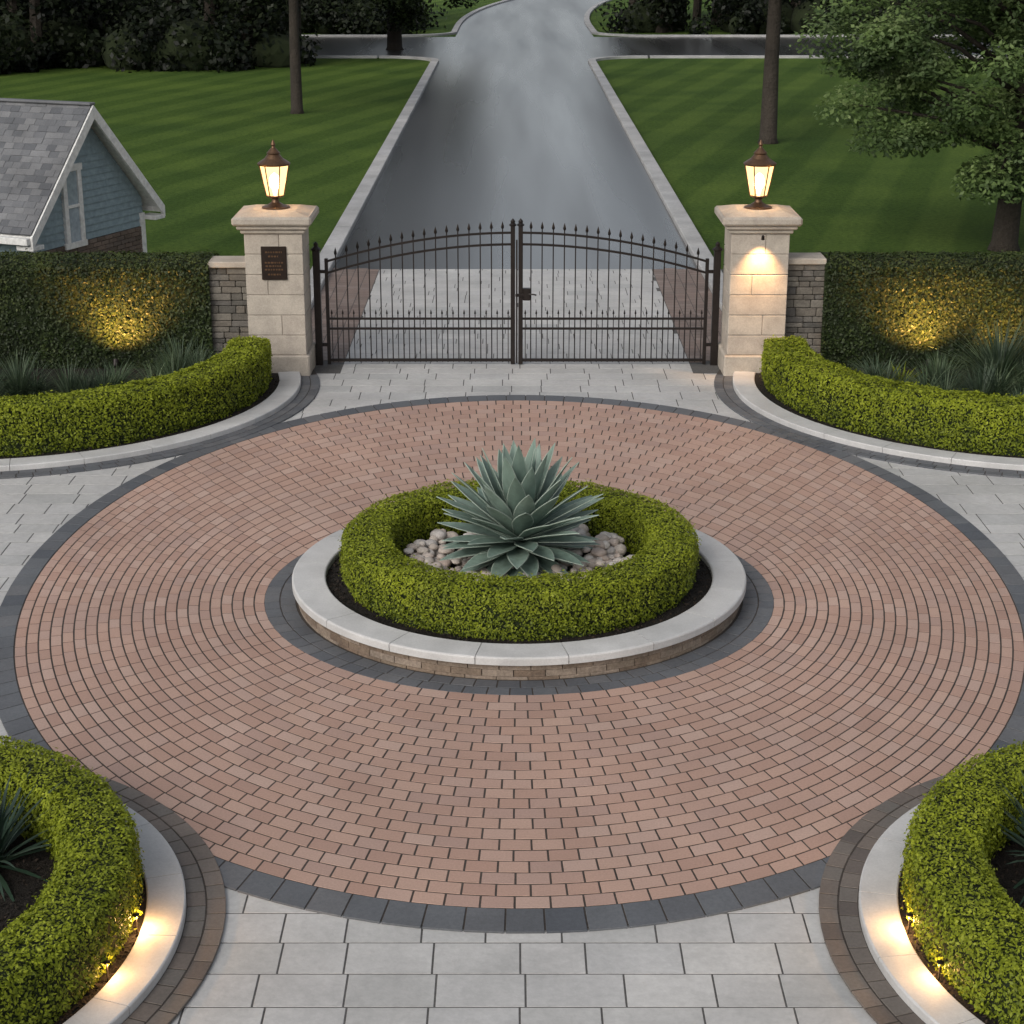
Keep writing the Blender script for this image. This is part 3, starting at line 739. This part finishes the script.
# ------------------------------------------------------------------ trees
def tree(name,x,y,h,tr,crown,nclump,lpc,lsize,mat,seed,lean=0,clumpr=.7,base_limb=.35):
    rg=np.random.default_rng(seed); random.seed(seed)
    root=empty(name,(x,y,0)); acc=Acc()
    cx,cy,cz,rx,ry,rz=crown
    pts=[(0,0,-.1),(0,0,.15),(lean*.2,0,h*.2),(lean*.5+.05,0.04,h*.45),(lean,0,h*.75),(lean+.1,.1,h)]
    tube(acc,pts,[tr*1.5,tr*1.1,tr*.9,tr*.75,tr*.45,tr*.12],12)
    C=[]
    for i in range(nclump):
        d=rg.normal(size=3); d/=np.linalg.norm(d); rad=rg.random()**.38
        c=np.array([cx+d[0]*rx*rad,cy+d[1]*ry*rad,cz+d[2]*rz*rad]); C.append(c)
        if i%3==0:
            zb=max(h*base_limb,min(h*.85,c[2]-abs(c[0]-cx)*.5)); b=np.array([lean*zb/h,0,zb])
            mid=(b+c)/2+np.array([0,0,.25]); tube(acc,[b,mid,c],[tr*.28,tr*.15,.015],6)
    acc.obj('trunk_and_limbs',M_bark,root,smooth=True)
    Ps=[];Ns=[];Rn=[]
    for c in C:
        n=int(lpc*rg.uniform(.6,1.4)); cr=clumpr*rg.uniform(.6,1.3)
        d=rg.normal(size=(n,3)); d/=np.linalg.norm(d,axis=1,keepdims=True)
        p=c+d*(rg.random(n)**.5)[:,None]*np.array([cr,cr,cr*.55]); p[:,2]-=.25*((p[:,0]-c[0])**2+(p[:,1]-c[1])**2)/cr
        Ps.append(p); Ns.append(d*.4+np.array([0,-.25,1]))
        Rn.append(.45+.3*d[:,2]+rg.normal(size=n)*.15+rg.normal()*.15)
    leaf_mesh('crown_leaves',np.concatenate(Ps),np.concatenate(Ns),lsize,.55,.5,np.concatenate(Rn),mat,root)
    return root
tree('broadleaf_tree',9.9,19.3,7.5,.25,(.2,0,4.7,4.1,3.2,3.7),210,560,.11,M_tree,3,lean=.3,clumpr=.75,base_limb=.25)
tree('tall_park_tree',-7.5,46,13,.19,(0,0,9.5,5,4.5,4.6),110,260,.28,M_forest,5,clumpr=1.1,base_limb=.45)
tree('tall_park_tree',-6.1,77.4,13,.36,(0,-1,6.6,6.4,5,5.0),160,420,.22,M_fine,6,clumpr=1.1)
tree('tall_park_tree',7.6,37.4,12,.24,(.6,0,8.6,4.6,4.5,4.0),120,260,.26,M_forest,8,clumpr=1.1,base_limb=.4)
def woodland(name,zones,seed):
    rg=np.random.default_rng(seed); root=empty(name); Ps=[];Ns=[];Rn=[]; acc=Acc(); Vc=[];Fc=[];b=0
    for (x0,x1,y0,y1,n) in zones:
        for i in range(n):
            x=rg.uniform(x0,x1); y=y0+(y1-y0)*rg.random()**1.2
            H=rg.uniform(8,13); tube(acc,[(x,y,0),(x+.2,y,H*.5),(x,y,H*.9)],[.3,.22,.06],7)
            for k in range(26):
                d=rg.normal(size=3); d/=np.linalg.norm(d)
                c=np.array([x,y,H*.58])+d*np.array([3.2,3.0,H*.42])*rg.random()**.4
                m=150; dd=rg.normal(size=(m,3)); dd/=np.linalg.norm(dd,axis=1,keepdims=True); cr=rg.uniform(.9,1.6)
                Ps.append(c+dd*(rg.random(m)**.5)[:,None]*np.array([cr,cr,cr*.6])); Ns.append(dd*.4+np.array([0,-.2,.8])); Rn.append(.4+.3*dd[:,2]+rg.normal(size=m)*.15+rg.normal()*.18)
        for i in range(int((x1-x0)*1.6)):
            x=rg.uniform(x0,x1); y=y0+rg.uniform(-1.5,3.5); hh=rg.uniform(.5,2.8)
            Vc.append(IV*np.array([hh*.6,hh*.5,hh*.5])+np.array([x,y+.4,hh*.3]));Fc.append(IF+b);b+=len(IV)
            for q in range(6):
                o=rg.normal(size=3)*np.array([.5,.4,.3])*hh; lr=hh*rg.uniform(.35,.6)
                m=130; dd=rg.normal(size=(m,3)); dd/=np.linalg.norm(dd,axis=1,keepdims=True)
                p=np.array([x,y,hh*.55])+o+dd*(.5+.6*rg.random(m))[:,None]*lr; p[:,2]=np.abs(p[:,2])
                Ps.append(p); Ns.append(dd+np.array([0,-.2,.3])); Rn.append(.32+.3*dd[:,2]+rg.normal(size=m)*.15+rg.normal()*.15)
    acc.obj('trunks',M_bark,root)
    mesh_np('shrub_cores',np.concatenate(Vc),np.concatenate(Fc),M_core,parent=root)
    leaf_mesh('foliage',np.concatenate(Ps),np.concatenate(Ns),.28,.6,.5,np.concatenate(Rn),M_forest,root)
woodland('woodland_trees',[(-46,-20,62,80,26),(-24,-9.5,66,71,7),(-60,-6.5,92,110,32),(7.5,50,91.5,112,34),(22,50,50,72,20)],11)
# ------------------------------------------------------------------ light
w=bpy.data.worlds.new('World'); S.world=w; w.use_nodes=True; nt=w.node_tree
bg=nt.nodes['Background']; sky=nt.nodes.new('ShaderNodeTexSky'); sky.sky_type='NISHITA'; sky.sun_disc=False
EL=math.radians(36); AZ=math.radians(215)
sky.sun_elevation=EL; sky.sun_rotation=AZ; sky.dust_density=3.5; sky.ozone_density=1.0; sky.air_density=1.0
hs_=nt.nodes.new('ShaderNodeHueSaturation'); hs_.inputs['Saturation'].default_value=.36
nt.links.new(sky.outputs[0],hs_.inputs['Color']); nt.links.new(hs_.outputs[0],bg.inputs[0]); bg.inputs[1].default_value=.15
sd=bpy.data.lights.new('sun','SUN'); sd.energy=.85; sd.angle=math.radians(38); sd.color=(1,.93,.84)
so=bpy.data.objects.new('sun',sd); link(so)
dirv=Vector((math.sin(AZ)*math.cos(EL),math.cos(AZ)*math.cos(EL),math.sin(EL)))
so.rotation_euler=(-dirv).to_track_quat('-Z','Y').to_euler()
# ------------------------------------------------------------------ camera
cd=bpy.data.cameras.new('camera'); cd.lens=62.2; cd.sensor_width=36; cd.clip_end=2000; cd.clip_start=.1
co=bpy.data.objects.new('camera',cd); link(co); co.location=(-.07,-16.4,6.34); co.rotation_euler=(math.radians(71.5),0,0)
S.camera=co
S.view_settings.view_transform='Standard'; S.view_settings.look='None'; S.view_settings.exposure=0
